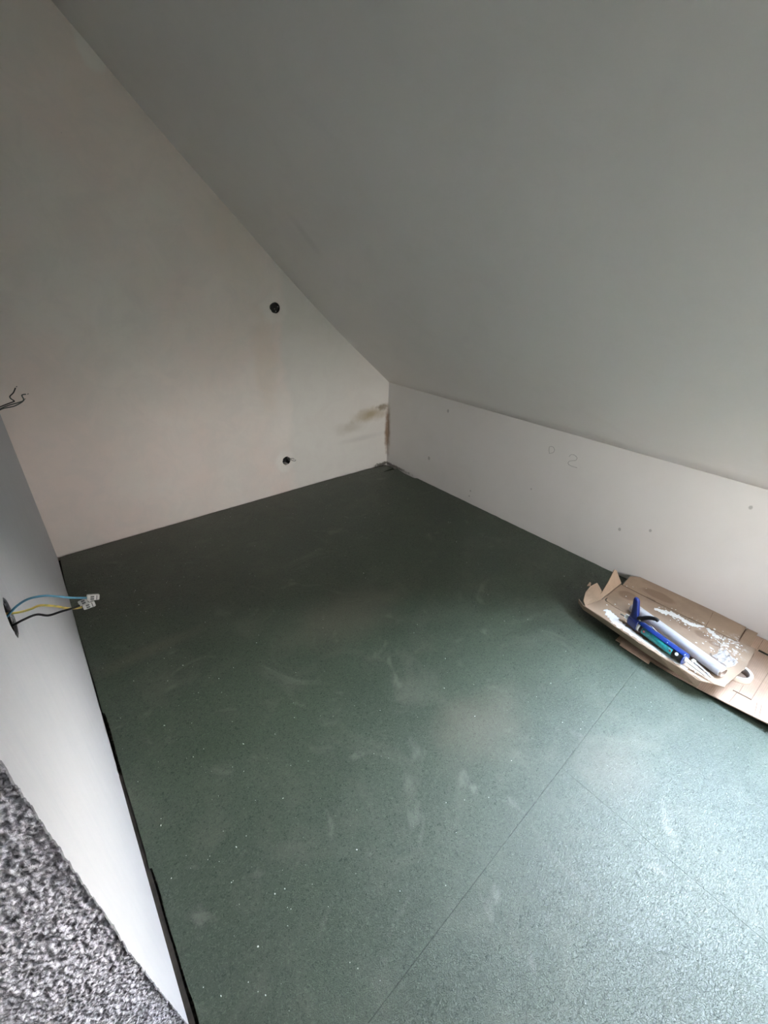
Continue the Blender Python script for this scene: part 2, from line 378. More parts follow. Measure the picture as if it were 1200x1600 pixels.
# sloped ceiling: bowed profile swept along the roof, open where the roof window sits
ys = [0.12, 0.0] + [-0.2 * i for i in range(1, 14)] + [SKY0 + 0.004, SKY0, -2.9, -3.2, -3.5, SKY1, SKY1 - 0.004, -4.0, YN - 0.1]
ys = sorted(set(round(y, 4) for y in ys), reverse=True)
rp = [(0.14, 0.785)] + ROOF
i0 = rp.index((SKX0, SKZ0)); i1 = rp.index((SKX1, SKZ1))
bm = bmesh.new(); grid = []
for i, (x, z) in enumerate(rp):
    grid.append([bm.verts.new((x, y, z)) for y in ys])
for i in range(len(rp) - 1):
    for j in range(len(ys) - 1):
        if i0 <= i < i1 and ys[j] <= SKY0 + 1e-4 and ys[j + 1] >= SKY1 - 1e-4: continue
        bm.faces.new((grid[i][j], grid[i][j + 1], grid[i + 1][j + 1], grid[i + 1][j]))
o = struct(obj('ceiling_slope', fixn(bm), M_SLOPE, smooth=True)); o.name = 'ceiling'
so = o.modifiers.new('thick', 'SOLIDIFY'); so.thickness = 0.12; so.offset = 0
# keep the visible side exactly on the profile
so.offset = -1
bm = bmesh.new(); add_box(bm, (-3.1, YN - 0.1, ZC), (-1.90, 0.15, ZC + 0.15))
struct(obj('ceiling_flat', bm, M_SLOPE))

# lining of the roof window
M_PVC = simple('white_pvc', (0.8, 0.8, 0.79), 0.3, var=0.02)
A0 = Vector((SKX0, 0, SKZ0)); A1 = Vector((SKX1, 0, SKZ1))
def rim(y0, y1, off, lo, hi, t_in, t_out):
    """a rectangular tube standing on the roof plane"""
    bm = bmesh.new()
    def loop(grow, h):
        f = (grow if grow > 0.05 else grow - max(0.0, min(h, SDEP)) * 1.0)       # sill lining upright, head lining level
        a = A0 - SLD * f + SLN * h; b = A1 + SLD * f + SLN * h
        return [bm.verts.new((a.x, y0 + grow, a.z)), bm.verts.new((b.x, y0 + grow, b.z)), bm.verts.new((b.x, y1 - grow, b.z)), bm.verts.new((a.x, y1 - grow, a.z))]
    L_ = [loop(t_in, lo), loop(t_in, hi), loop(t_out, hi), loop(t_out, lo)]
    for p, q in zip(L_, L_[1:] + L_[:1]):
        for k in range(4): bm.faces.new((p[k], p[(k + 1) % 4], q[(k + 1) % 4], q[k]))
    return fixn(bm)
struct(obj('trim_1', rim(SKY0, SKY1, 0, 0.003, SDEP, 0.0, 0.10), M_KNEE))
mg = Mat('window_glass'); mg.t.nodes.remove(mg.b)
tr = mg.n('ShaderNodeBsdfTransparent'); gl = mg.n('ShaderNodeBsdfGlossy'); gl.inputs['Roughness'].default_value = 0.02
fr = mg.n('ShaderNodeFresnel'); fr.inputs[0].default_value = 1.45; mx = mg.n('ShaderNodeMixShader')
mg.L(fr.outputs[0], mx.inputs[0]); mg.L(tr.outputs[0], mx.inputs[1]); mg.L(gl.outputs[0], mx.inputs[2]); mg.L(mx.outputs[0], mg.t.nodes['Material Output'].inputs[0])
fw = 0.055
win = struct(obj('window_1', rim(SKY0, SKY1, 0, SDEP, SDEP + 0.07, -fw, 0.10), M_PVC))
q0 = A0 + SLD * (fw + SDEP) + SLN * (SDEP + 0.03); q1 = A1 - SLD * (fw + SDEP) + SLN * (SDEP + 0.03)
bm = pydata([(q0.x, SKY0 - fw, q0.z), (q1.x, SKY0 - fw, q1.z), (q1.x, SKY1 + fw, q1.z), (q0.x, SKY1 + fw, q0.z)], [(0, 1, 2, 3)])
obj('pane', bm, mg.m, win)

# left wall: a plaster coat ending raggedly at the doorway, masonry behind it
ye = [(-0.06, -2.444), (0.0, -2.447), (0.055, -2.454), (0.20, -2.472), (0.431, -2.498), (0.634, -2.522), (0.72, -2.517), (0.81, -2.527), (0.92, -2.531), (1.012, -2.536),
      (1.081, -2.54), (1.14, -2.540), (1.6, -2.548), (2.05, -2.55)]
ragged = rough_line([(y, z) for z, y in ye], 0.003, 0.0046, 3.0)
DOOR_Y1 = -3.45
outl = [(0.10, -0.06)] + ragged + [(DOOR_Y1, 2.05), (DOOR_Y1, -0.06), (YN - 0.1, -0.06), (YN - 0.1, 2.9), (0.10, 2.9)]
hA = circle(BOX_Y, BOX_Z, 0.034, 30, 0.004, 9.0); hB = circle(BOX2_Y, BOX2_Z, 0.034, 30, 0.004, 11.0)
# the plaster leans outwards a little near the far corner, above waist height
def lean(y, z):
    t = max(0.0, min(1.0, (z - 0.45) / 0.45)); return -0.0125 * t * t * max(0.0, min(1.0, 1 + y / 0.9))
bm = plate(outl, [hA, hB], 0.0, 0.002, to3=lambda y, z, h: (-W + h, y, z))
struct(obj('wall_left', bm, M_LEFT))
bm = plate([(0.10, -0.06), (-2.440, -0.06), (-2.47, 0.3), (-2.53, 1.2), (-2.54, 2.06), (DOOR_Y1 - 0.01, 2.06), (DOOR_Y1 - 0.01, -0.06), (YN - 0.1, -0.06), (YN - 0.1, 2.9), (0.10, 2.9)],
           [circle(BOX_Y, BOX_Z, 0.036), circle(BOX2_Y, BOX2_Z, 0.036)], 0.0, 0.30, to3=lambda y, z, h: (-W - 0.0025 + h, y, z))
struct(obj('wall_left_core', bm, M_ROUGH)).name = 'wall_left_masonry'
# rough reveal of the doorway, really uneven
NX, NZ = 200, 900
vs = []; fs = []
def yedge(z):
    for (za, ya), (zb, yb) in zip(ye, ye[1:]):
        if za <= z <= zb: return ya + (yb - ya) * (z - za) / (zb - za)
    return ye[-1][1]
for j in range(NZ + 1):
    z = -0.03 + 1.55 * j / NZ
    for i in range(NX + 1):
        x = -W - 0.001 - 0.30 * (i / NX)
        p = Vector((x, 0, z))
        d = 0.003 * noise.noise(p * 14) + 0.0018 * noise.noise(p * 60) + 0.0032 * noise.noise(p * 170 + Vector((4, 4, 4))) + 0.0016 * noise.noise(p * 330)
        pit = noise.noise(p * 45 + Vector((9, 1, 3)))
        if pit > 0.5: d += (pit - 0.5) * 0.05
        r = noise.noise(Vector((x * 90, 3.3, z * 40)))
        d += 0.002 * abs(r)
        fadein = min(1.0, i / 1.5)
        vs.append((x, yedge(z) + 0.0008 + (d + 0.0008) * fadein, z))
for j in range(NZ):
    for i in range(NX):
        a = j * (NX + 1) + i; fs.append((a, a + 1, a + NX + 2, a + NX + 1))
o = struct(obj('wall_doorway_reveal', fixn(pydata(vs, fs)), M_ROUGH, smooth=True)); o.name = 'wall_reveal'

# near gable and the landing beyond the doorway
bm = plate([(-3.0, -0.06), (0.2, -0.06), (0.2, 3.0), (-3.0, 3.0)], [[(GX0, GZ0), (GX1, GZ0), (GX1, GZ1), (GX0, GZ1)]], YN, 0.15, to3=lambda x, z, h: (x, h, z))
struct(obj('wall_near', bm, M_KNEE))
bm = bmesh.new()
for a, b in (((GX0, GZ0), (GX1, GZ0 + fw)), ((GX0, GZ1 - fw), (GX1, GZ1)), ((GX0, GZ0 + fw), (GX0 + fw, GZ1 - fw)), ((GX1 - fw, GZ0 + fw), (GX1, GZ1 - fw))):
    add_box(bm, (a[0], YN - 0.14, a[1]), (b[0], YN - 0.08, b[1]))
win_added = struct(obj('window_added', bm, M_PVC))  # frame of the window added as fill light
bm = pydata([(GX0 + fw, YN - 0.11, GZ0 + fw), (GX1 - fw, YN - 0.11, GZ0 + fw), (GX1 - fw, YN - 0.11, GZ1 - fw), (GX0 + fw, YN - 0.11, GZ1 - fw)], [(0, 1, 2, 3)])
obj('pane', bm, mg.m, win_added)
# unseen short wall, added to keep gable window light off the doorway side
bm = bmesh.new(); add_box(bm, (-2.62, -3.62, -0.03), (BLOCKER_X, -3.50, ZC + 0.05)); struct(obj('wall_light_blocker', bm, M_KNEE))
bm = bmesh.new()
add_box(bm, (-4.4, -4.6, -0.06), (-4.3, -1.6, 2.4)); add_box(bm, (-4.4, -1.7, -0.06), (-2.93, -1.6, 2.4)); add_box(bm, (-4.4, -4.6, -0.06), (-2.93, -4.5, 2.4))
struct(obj('wall_landing', bm, M_KNEE))
bm = bmesh.new(); add_box(bm, (-4.4, -4.6, 2.3), (-2.93, -1.6, 2.4)); struct(obj('ceiling_landing', bm, M_SLOPE))
bm = bmesh.new(); add_box(bm, (-4.3, -4.5, -0.03), (-2.60, -1.7, -0.004)); struct(obj('floor_landing', bm, M_SUB))

# pencil marks on the knee wall
M_PENCIL = simple('graphite', (0.20, 0.19, 0.19), 0.6)
for nm, pts in (('pencil_letter', [(-1.607, .588), (-1.599, .612), (-1.600, .633), (-1.622, .637), (-1.636, .622), (-1.630, .602), (-1.609, .590)]),
                ('pencil_number', [(-1.739, .609), (-1.747, .624), (-1.762, .629), (-1.780, .625), (-1.790, .616), (-1.786, .601), (-1.768, .592), (-1.749, .583), (-1.742, .570), (-1.750, .560), (-1.775, .556), (-1.805, .558)])):
    bm = bmesh.new(); add_tube(bm, smooth_path([(-0.0003, y, z) for y, z in pts], 5), 0.0009, 5)
    o = obj(nm, bm, M_PENCIL, bpy.data.objects['wall_right']); o['label'] = 'faint pencil mark on the knee wall'

# ------------------------------------------------------------------ installation boxes
M_BLACK = simple('black_plastic', (0.012, 0.012, 0.013), 0.55)
M_STEEL = simple('bright_screw_steel', (0.7, 0.7, 0.68), 0.3, 1.0, var=0.05)
M_WIREK = simple('black_wire', (0.012, 0.013, 0.015), 0.35)
M_WIREG = simple('grey_wire', (0.06, 0.075, 0.07), 0.4)
M_WIREB = simple('blue_wire', (0.10, 0.30, 0.46), 0.35)
M_COPPER = simple('copper', (0.6, 0.3, 0.17), 0.35, 1.0)
M_BOXG = simple('grey_box_plastic', (0.05, 0.05, 0.052), 0.6)
mw = Mat('earth_wire')
wav = mw.n('ShaderNodeTexWave', wave_type='BANDS', bands_direction='Z'); wav.inputs['Scale'].default_value = 42; mw.L(mw.co, wav.inputs['Vector'])
M_WIREY = mw.done(mw.mix(mw.math('MULTIPLY', mw.ramp(wav.outputs[0], 0.70, 0.78), 0.5), (0.72, 0.55, 0.13), (0.30, 0.38, 0.12)), 0.35)
def cup(root, c, d, r=0.034, depth=0.055, mat=None):
    bm = bmesh.new()
    add_lathe(bm, [(0.002, r - 0.003), (0.002, r), (depth, r), (depth, 0.0), (depth - 0.003, 0.0), (depth - 0.003, r - 0.003)], c, d, 32, closed=False)
    bmesh.ops.holes_fill
    return local(obj('box_cup', fixn(bm), mat or M_BLACK, root, smooth=False), root)

# upper box: socket insert with screws
c = Vector((-1.013, 0.0, 1.353))
t = thing('electrical_box', 'round black electrical box high on the back wall with bright screws', 'electrical box', c)
cup(t, c, (0, 1, 0))
bm = bmesh.new(); add_lathe(bm, [(0.012, 0.0), (0.012, 0.026), (0.02, 0.028), (0.03, 0.028)], c, (0, 1, 0), 28)
add_box(bm, (c.x - 0.028, 0.009, c.z - 0.006), (c.x + 0.028, 0.013, c.z + 0.006))
local(obj('socket_insert', fixn(bm), M_BLACK, t), t)
for dx, dz in ((-0.002, -0.006), (0.006, -0.022), (0.024, 0.006)):
    bm = bmesh.new(); add_lathe(bm, [(0.0, 0.0), (0.0, 0.0030), (0.006, 0.0030)], (c.x + dx, 0.006, c.z + dz), (0, 1, 0), 12)
    local(obj('screw', fixn(bm), M_STEEL, t), t)
# lower box: stub wires bent to the right
c = Vector((-1.029, 0.0, 0.260))
t = thing('electrical_box', 'round black electrical box low on the back wall with two short stub wires', 'electrical box', c)
cup(t, c, (0, 1, 0))
for pts in ([(c.x + .01, .03, c.z), (c.x + .025, -.004, c.z + .012), (c.x + .036, -.016, c.z + .016), (c.x + .052, -.018, c.z + .012), (c.x + .058, -.018, c.z + .006)],
            [(c.x + .005, .03, c.z - .004), (c.x + .030, -.004, c.z + .004), (c.x + .044, -.018, c.z - .004), (c.x + .056, -.022, c.z - .010), (c.x + .066, -.024, c.z - .006), (c.x + .067, -.024, c.z + .002)]):
    bm = bmesh.new(); add_tube(bm, smooth_path(pts, 6), 0.0016, 8); local(obj('wire', bm, M_WIREK, t, True), t)

# left wall box with blue, earth and black wires in lever clamps
M_CLAMP = Mat('clear_clamp').done((0.82, 0.82, 0.80), 0.2, Transmission_Weight=0.35, IOR=1.4)
M_CLAMPG = simple('clamp_metal', (0.16, 0.16, 0.165), 0.5, 0.6)
c = Vector((-W, BOX_Y, BOX_Z))
t = thing('electrical_box', 'wall box in white left wall with blue, yellow and black wires in clamps', 'electrical box', c)
cup(t, c - Vector((0.003, 0, 0)), (-1, 0, 0), 0.0345, 0.055, M_BOXG)
WIRES = {}
def clamp(parent, p, d, up, size=(0.0092, 0.0046, 0.0048)):
    d = Vector(d).normalized(); up = Vector(up); up = (up - d * up.dot(d)).normalized(); s = d.cross(up)
    R = Matrix((d, up, s)).transposed().to_4x4(); Mx = Matrix.Translation(Vector(p)) @ R
    a, b, cc = size
    bm = bmesh.new(); add_box(bm, (-a, -b, -cc), (a, b, cc), Mx); bmesh.ops.bevel(bm, geom=bm.edges[:], offset=0.0008, segments=2, affect='EDGES')
    ob = obj('wire_clamp', bm, M_CLAMP, parent)
    bm = bmesh.new()
    add_box(bm, (-a * 0.5, -b * 1.08, -cc * 0.7), (a * 0.1, b * 1.08, -cc * 0.1), Mx)
    add_box(bm, (-a * 0.5, -b * 1.08, cc * 0.1), (a * 0.1, b * 1.08, cc * 0.7), Mx)
    add_box(bm, (a * 0.45, -b * 0.5, -cc * 0.8), (a * 0.6, b * 1.05, cc * 0.8), Mx)
    obj('clamp_spring', bm, M_CLAMPG, ob)
    return ob
#LWIRES
PW = {
 'blue_wire': (M_WIREB, [(-2.655, -2.172, 1.055), (-2.622, -2.176, 1.062), (-2.60, -2.180, 1.080), (-2.582, -2.182, 1.088), (-2.562, -2.182, 1.085), (-2.545, -2.180, 1.074), (-2.530, -2.180, 1.064), (-2.508, -2.180, 1.0525)]),
 'earth_wire': (M_WIREY, [(-2.655, -2.168, 1.062), (-2.625, -2.172, 1.070), (-2.600, -2.176, 1.066), (-2.585, -2.178, 1.066), (-2.571, -2.180, 1.068), (-2.553, -2.180, 1.057), (-2.536, -2.180, 1.043), (-2.5195, -2.180, 1.0375)]),
 'black_wire': (M_WIREK, [(-2.655, -2.176, 1.045), (-2.618, -2.180, 1.048), (-2.60, -2.182, 1.053), (-2.580, -2.184, 1.056), (-2.566, -2.186, 1.048), (-2.548, -2.186, 1.047), (-2.532, -2.184, 1.0445), (-2.5215, -2.182, 1.0435)]),
}
for nm, (mt, pts) in PW.items():
    bm = bmesh.new(); add_tube(bm, smooth_path(pts, 8), 0.0019, 10)
    WIRES[nm] = local(obj(nm, bm, mt, t, True), t)
clamp(WIRES['blue_wire'], (-2.4995, -2.180, 1.0500), (1, 0, -0.35), (0, -1, 0.3))
clamp(WIRES['earth_wire'], (-2.509, -2.181, 1.0375), (1, 0, 0.02), (0, -1, 0.3))
clamp(WIRES['black_wire'], (-2.513, -2.176, 1.0450), (1, 0, 0.15), (0, -1, 0.5))

# box beyond the left edge of the photograph: only its wires reach into it
c = Vector((-W, BOX2_Y, BOX2_Z))
t = thing('electrical_box', 'wall box near far left corner with thin black and grey wires sticking out', 'electrical box', c)
cup(t, c - Vector((0.003, 0, 0)), (-1, 0, 0), 0.0345, 0.055, M_BOXG)
for nm, mt, pts in (
    ('black_wire', M_WIREK, [(-2.655, -.9, 1.09), (-2.61, -.9, 1.098), (-2.567, -.9, 1.117), (-2.527, -.9, 1.129), (-2.524, -.9, 1.131), (-2.531, -.9, 1.141), (-2.531, -.9, 1.149), (-2.518, -.9, 1.160), (-2.507, -.9, 1.176)]),
    ('grey_wire', M_WIREG, [(-2.655, -.905, 1.08), (-2.61, -.905, 1.092), (-2.567, -.905, 1.112), (-2.545, -.905, 1.119), (-2.505, -.905, 1.127), (-2.496, -.905, 1.133), (-2.497, -.905, 1.148), (-2.492, -.905, 1.151), (-2.484, -.905, 1.151)]),
    ('grey_wire', M_WIREG, [(-2.655, -.895, 1.085), (-2.61, -.895, 1.088), (-2.567, -.895, 1.107), (-2.53, -.895, 1.112), (-2.505, -.897, 1.123), (-2.497, -.897, 1.130)])):
    bm = bmesh.new(); add_tube(bm, smooth_path(pts, 6), 0.0020, 8)
    wv_ = local(obj(nm, bm, mt, t, True), t)
    p = Vector(pts[-1]) + (Vector(pts[-1]) - Vector(pts[-2])).normalized() * 0.004
    bm = bmesh.new(); add_tube(bm, [p - Vector((0, 0, 0.001)), p + Vector((0.004, 0, 0.002))], 0.0011, 6)
    obj('bare_end', bm, M_BOXG, wv_)

# ------------------------------------------------------------------ cardboard
def cardboard(name, base, corr=(0, 1, 0), amt=0.25, dots=False):
    m = Mat(name); n1 = m.noise(7, 5, 0.6); n2 = m.noise(60, 3, 0.6)
    c = m.mix(m.ramp(n1, 0.35, 0.7), base, tuple(x * 0.82 for x in base))
    wv = m.n('ShaderNodeTexWave', wave_type='BANDS', bands_direction='Y'); wv.inputs['Scale'].default_value = 45; wv.inputs['Distortion'].default_value = 0.6; wv.inputs['Detail'].default_value = 1
    m.L(m.co, wv.inputs['Vector'])
    c = m.mix(m.math('MULTIPLY', wv.outputs[0], amt), c, tuple(x * 0.72 for x in base))
    c = m.mix(m.math('MULTIPLY', m.ramp(n2, 0.5, 0.8), 0.2), c, tuple(min(1, x * 1.2) for x in base))
    return m.done(c, 0.85, m.bump(wv.outputs[0], 0.25, 0.0012))
M_CARD = cardboard('kraft_cardboard', (0.44, 0.305, 0.225), amt=0.5)
M_CARD2 = cardboard('worn_kraft_cardboard', (0.36, 0.255, 0.18), amt=0.06)
m = Mat('oil_spotted_cardboard'); base = (0.34, 0.245, 0.175)
c = m.mix(m.ramp(m.noise(8, 5), 0.35, 0.7), base, tuple(x * 0.8 for x in base))
for cc, rr in (((-.262, -2.655, .045), (.024, .030, 1)), ((-.262, -2.735, .045), (.032, .040, 1)), ((-.29, -2.79, .045), (.02, .028, 1)), ((-.25, -2.37, .045), (.05, .05, 1)), ((-.10, -2.47, .045), (.04, .09, 1))):
    c = m.mix(m.math('MULTIPLY', m.spot(cc, rr, 0.3, 0.2, 20), 0.7), c, (0.19, 0.12, 0.08))
gw = m.ramp(m.noise(30, 5, 0.6), 0.5, 0.6)
c = m.mix(m.math('MULTIPLY', m.math('MULTIPLY', m.spot((-.23, -2.85, .045), (.13, .07, 1), 0.6, 0.5, 20), gw), 0.7), c, (0.6, 0.58, 0.55))
M_CARD3 = m.done(c, 0.8, m.bump(m.noise(40, 3), 0.15, 0.001))
M_PLW = simple('white_plaster_spill', (0.74, 0.74, 0.73), 0.6, var=0.05, scale=60)

# lower sheet, flat box blank beside the knee wall; its front edge lifts towards the window
def zl(x, y):
    lift = max(0.0, min(1.0, (-2.72 - y) / 0.42)); f = max(0.0, min(1.0, (-x - 0.30) / 0.28))
    wallup = max(0.0, min(1.0, (x + 0.13) / 0.12)); wr = max(0.0, min(1.0, (-2.6 - y) / 0.3))
    return 0.0045 + 0.040 * lift * f + 0.026 * wallup * wallup * wr
def T3(p):
    """the tray slopes: down against the knee wall, propped up along its front edge"""
    x, y, z = p; u = -0.1 - x
    return Vector((x - 0.145 * u, y - (y + 2.97) * 0.072 * u, z + 0.11 * u))
def tilt(bm):
    for v in bm.verts: v.co = T3(v.co)
    return bm
def strip_plate(outline, holes, zf, name, mat, root, th=0.004):
    bm = plate(outline, holes, zf, th)
    if root.name.startswith('cardboard_tray'): tilt(bm)
    o = obj(name, bm, mat, root); return local(o, root)
t = thing('cardboard_sheet', 'flattened brown box cardboard lying on the green floor along the knee wall', 'cardboard', (-0.3, -3.0, 0))
def dens(loop, step=0.05):
    out = []
    for a, b in zip(loop, loop[1:] + loop[:1]):
        a = Vector(a); b = Vector(b); n = max(1, int((b - a).length / step))
        out += [tuple(a.lerp(b, k / n)) for k in range(n)]
    return out
# main panel split into rows so that it can bend
ysl = [-2.47, -2.60, -2.70, -2.76, -2.82, -2.88, -2.935, -3.0, -3.06, -3.12, -3.2, -3.3, -3.45, -3.62]
xsl = [-0.575, -0.50, -0.4785, -0.4715, -0.43, -0.36, -0.30, -0.20, -0.13, -0.093, -0.078, -0.06, -0.035, -0.006]
holes_sq = []
vs = {}; bm = bmesh.new()
def vv(i, j):
    if (i, j) not in vs:
        x = xsl[i]; y = ysl[j]
        x2 = x + (0.008 * (1 if i == 0 else 0)) * math.sin(y * 7)
        vs[(i, j)] = bm.verts.new((x2, y, zl(x, y)))
    return vs[(i, j)]
ysl2 = ysl
for i in range(len(xsl) - 1):
    for j in range(len(ysl) - 1):
        ymid = (ysl[j] + ysl[j + 1]) / 2
        if i == 2 and -3.0 < ymid < -2.93: continue             # thin hand-hold slit
        if i == 9 and -3.0 < ymid < -2.93: continue             # wider slit by the wall
        if i == 0 and ymid > -2.51: continue
        bm.faces.new((vv(i, j), vv(i + 1, j), vv(i + 1, j + 1), vv(i, j + 1)))
fixn(bm)
o = local(obj('sheet', bm, M_CARD, t), t); s_ = o.modifiers.new('thick', 'SOLIDIFY'); s_.thickness = 0.004; s_.offset = 0
# folded-over tab at the left end, edge nearest the camera
strip_plate([(-0.602, -2.640), (-0.592, -2.50), (-0.535, -2.49), (-0.545, -2.636)], (), lambda x, y: 0.011 + (x + 0.6) * 0.08, 'tab', M_CARD, t)
strip_plate([(-0.575, -2.598), (-0.583, -2.73), (-0.573, -2.735), (-0.560, -2.60)], (), lambda x, y: 0.018, 'torn_strip', M_CARD, t, 0.003)
# score lines pressed into the sheet
bm = bmesh.new()
M_SCORE = simple('pressed_score', (0.17, 0.11, 0.08), 0.9)
for a, b in (((-.475, -2.95), (-.57, -2.945)), ((-.475, -3.02), (-.565, -3.03)), ((-.475, -3.035), (-.565, -3.045)), ((-.47, -2.955), (-.40, -2.955)), ((-.475, -3.0), (-.09, -3.005)), ((-.16, -2.93), (-.09, -2.925)), ((-.08, -2.93), (-.015, -2.93))):
    n = 8; P = []
    for k in range(n + 1):
        x = a[0] + (b[0] - a[0]) * k / n; y = a[1] + (b[1] - a[1]) * k / n; P.append((x, y, zl(x, y) + 0.0018))
    add_tube(bm, P, 0.0008, 5)
local(obj('score_line', bm, M_SCORE, t), t)

# tray: a torn box panel with side flaps lying on the sheet, raised on its bent-down front flap and the tape roll
TZ = 0.045
t = thing('cardboard_tray', 'torn cardboard box panel with bent flaps, spattered with white plaster, holding the caulking gun', 'cardboard', (-0.33, -2.58, 0))
front = [(-0.500, -2.255), (-0.506, -2.322), (-0.514, -2.394), (-0.528, -2.50), (-0.538, -2.562), (-0.546, -2.65), (-0.549, -2.736), (-0.557, -2.834)]
base_out = rough_line(front, 0.02, 0.004, 2.0) + [(-0.53, -2.88), (-0.518, -2.907)] + rough_line([(-0.50, -2.9085), (-0.335, -2.930), (-0.141, -2.925)], 0.02, 0.002, 8) + \
    [(-0.150, -2.86), (-0.1565, -2.857)] + [(-0.163, -2.684), (-0.163, -2.594), (-0.166, -2.470), (-0.160, -2.29)] + [(-0.30, -2.288), (-0.375, -2.292), (-0.42, -2.27)]
slit1 = [(-0.374, -2.300), (-0.362, -2.300), (-0.352, -2.306), (-0.340, -2.302), (-0.340, -2.306), (-0.352, -2.312), (-0.364, -2.308), (-0.374, -2.320), (-0.384, -2.40), (-0.390, -2.46), (-0.387, -2.46), (-0.380, -2.40), (-0.370, -2.316), (-0.376, -2.31)]
slit1 = [(-0.340, -2.3005), (-0.356, -2.2995), (-0.369, -2.304), (-0.376, -2.315), (-0.383, -2.36), (-0.388, -2.42), (-0.384, -2.42), (-0.379, -2.36), (-0.371, -2.319), (-0.365, -2.310), (-0.355, -2.3055), (-0.341, -2.306)]
def ztray(x, y):
    return TZ + 0.002 * noise.noise(Vector((x * 6, y * 6, 0)))
panel = strip_plate(base_out, [slit1], TZ, 'base_panel', M_CARD3, t)
# back flap between the score line and the knee wall, in two pieces with open slits at the fold
fl1 = [(-0.1555, -2.30), (-0.1595, -2.43), (-0.154, -2.432), (-0.154, -2.478), (-0.1595, -2.48), (-0.1595, -2.64), (-0.155, -2.642), (-0.155, -2.70), (-0.1595, -2.702), (-0.1595, -2.725), (-0.1545, -2.727), (-0.1545, -2.79), (-0.1565, -2.792), (-0.152, -2.855), (-0.020, -2.852), (-0.012, -2.7), (-0.014, -2.5), (-0.018, -2.335), (-0.05, -2.292)]
fl2 = [(-0.147, -2.860), (-0.137, -2.905), (-0.018, -2.900), (-0.019, -2.8565)]
def zfl(x, y): return TZ + 0.0 + 0.015 * max(0.0, (x + 0.155) / 0.14) ** 1.3
strip_plate(fl1, (), lambda x, y: zfl(x, y), 'back_flap', M_CARD3, t)
strip_plate(fl2, (), lambda x, y: zfl(x, y) - 0.004, 'back_flap', M_CARD2, t)
bm = bmesh.new()
for pts in ([(-.1605, -2.30), (-.163, -2.45), (-.163, -2.60), (-.163, -2.70), (-.158, -2.855)], [(-.160, -2.72), (-.10, -2.716), (-.03, -2.708)], [(-.163, -2.80), (-.24, -2.806), (-.33, -2.83)], [(-.165, -2.292), (-.25, -2.292), (-.33, -2.294)]):
    add_tube(bm, [(x, y, (zfl(x, y) if x > -0.155 else TZ) + 0.0004) for x, y in pts], 0.0011, 5)
local(obj('score_line', tilt(bm), M_SCORE, t), t)
# bent-down front flap
def wallstrip(top, bots, name, mat, th=0.0035):
    bm = bmesh.new(); n = len(top)
    A = [bm.verts.new(p) for p in top]; B = [bm.verts.new(p) for p in bots]
    for k in range(n - 1): bm.faces.new((A[k], A[k + 1], B[k + 1], B[k]))
    tilt(bm); o = local(obj(name, bm, mat, t), t); s = o.modifiers.new('thick', 'SOLIDIFY'); s.thickness = th; s.offset = 0; return o
ft = [(x - 0.001, y, TZ - 0.002) for x, y in front]
wallstrip([(-0.474, -2.212, TZ + 0.002)] + ft, [(-0.470, -2.215, 0.020)] + [(x + (0.020, 0.020, 0.020, 0.018, 0.016, 0.010, 0.002, -0.006)[k], y + 0.003, (0.005, 0.003, 0.0, 0.0, 0.0, 0.003, 0.005, 0.008)[k]) for k, (x, y, _) in enumerate(ft)], 'front_flap', M_CARD2)
wallstrip([(-0.43, y, TZ - 0.003) for y in (-2.28, -2.4, -2.6, -2.82)], [(-0.41, y, -0.026) for y in (-2.29, -2.4, -2.6, -2.80)], 'folded_flap', M_CARD2)
# left end: one tall leaning flap and a low torn one
wallstrip([(-0.36, -2.287, TZ), (-0.30, -2.287, TZ), (-0.23, -2.287, TZ), (-0.165, -2.287, TZ), (-0.148, -2.287, TZ)],
          [(-0.365, -2.270, TZ + 0.006), (-0.315, -2.262, TZ + 0.018), (-0.245, -2.250, TZ + 0.034), (-0.165, -2.235, TZ + 0.072), (-0.150, -2.242, TZ + 0.066)], 'end_flap', M_CARD2)
wallstrip([(-0.498, -2.262, TZ), (-0.44, -2.273, TZ), (-0.385, -2.289, TZ), (-0.34, -2.287, TZ)],
          [(-0.478, -2.238, TZ + 0.006), (-0.415, -2.212, TZ + 0.016), (-0.352, -2.205, TZ + 0.024), (-0.300, -2.215, TZ + 0.028)], 'end_flap', M_CARD2)
strip_plate([(-0.36, -2.190), (-0.315, -2.182), (-0.318, -2.192), (-0.35, -2.205)], (), TZ + 0.022, 'torn_scrap', M_CARD, t, 0.003)

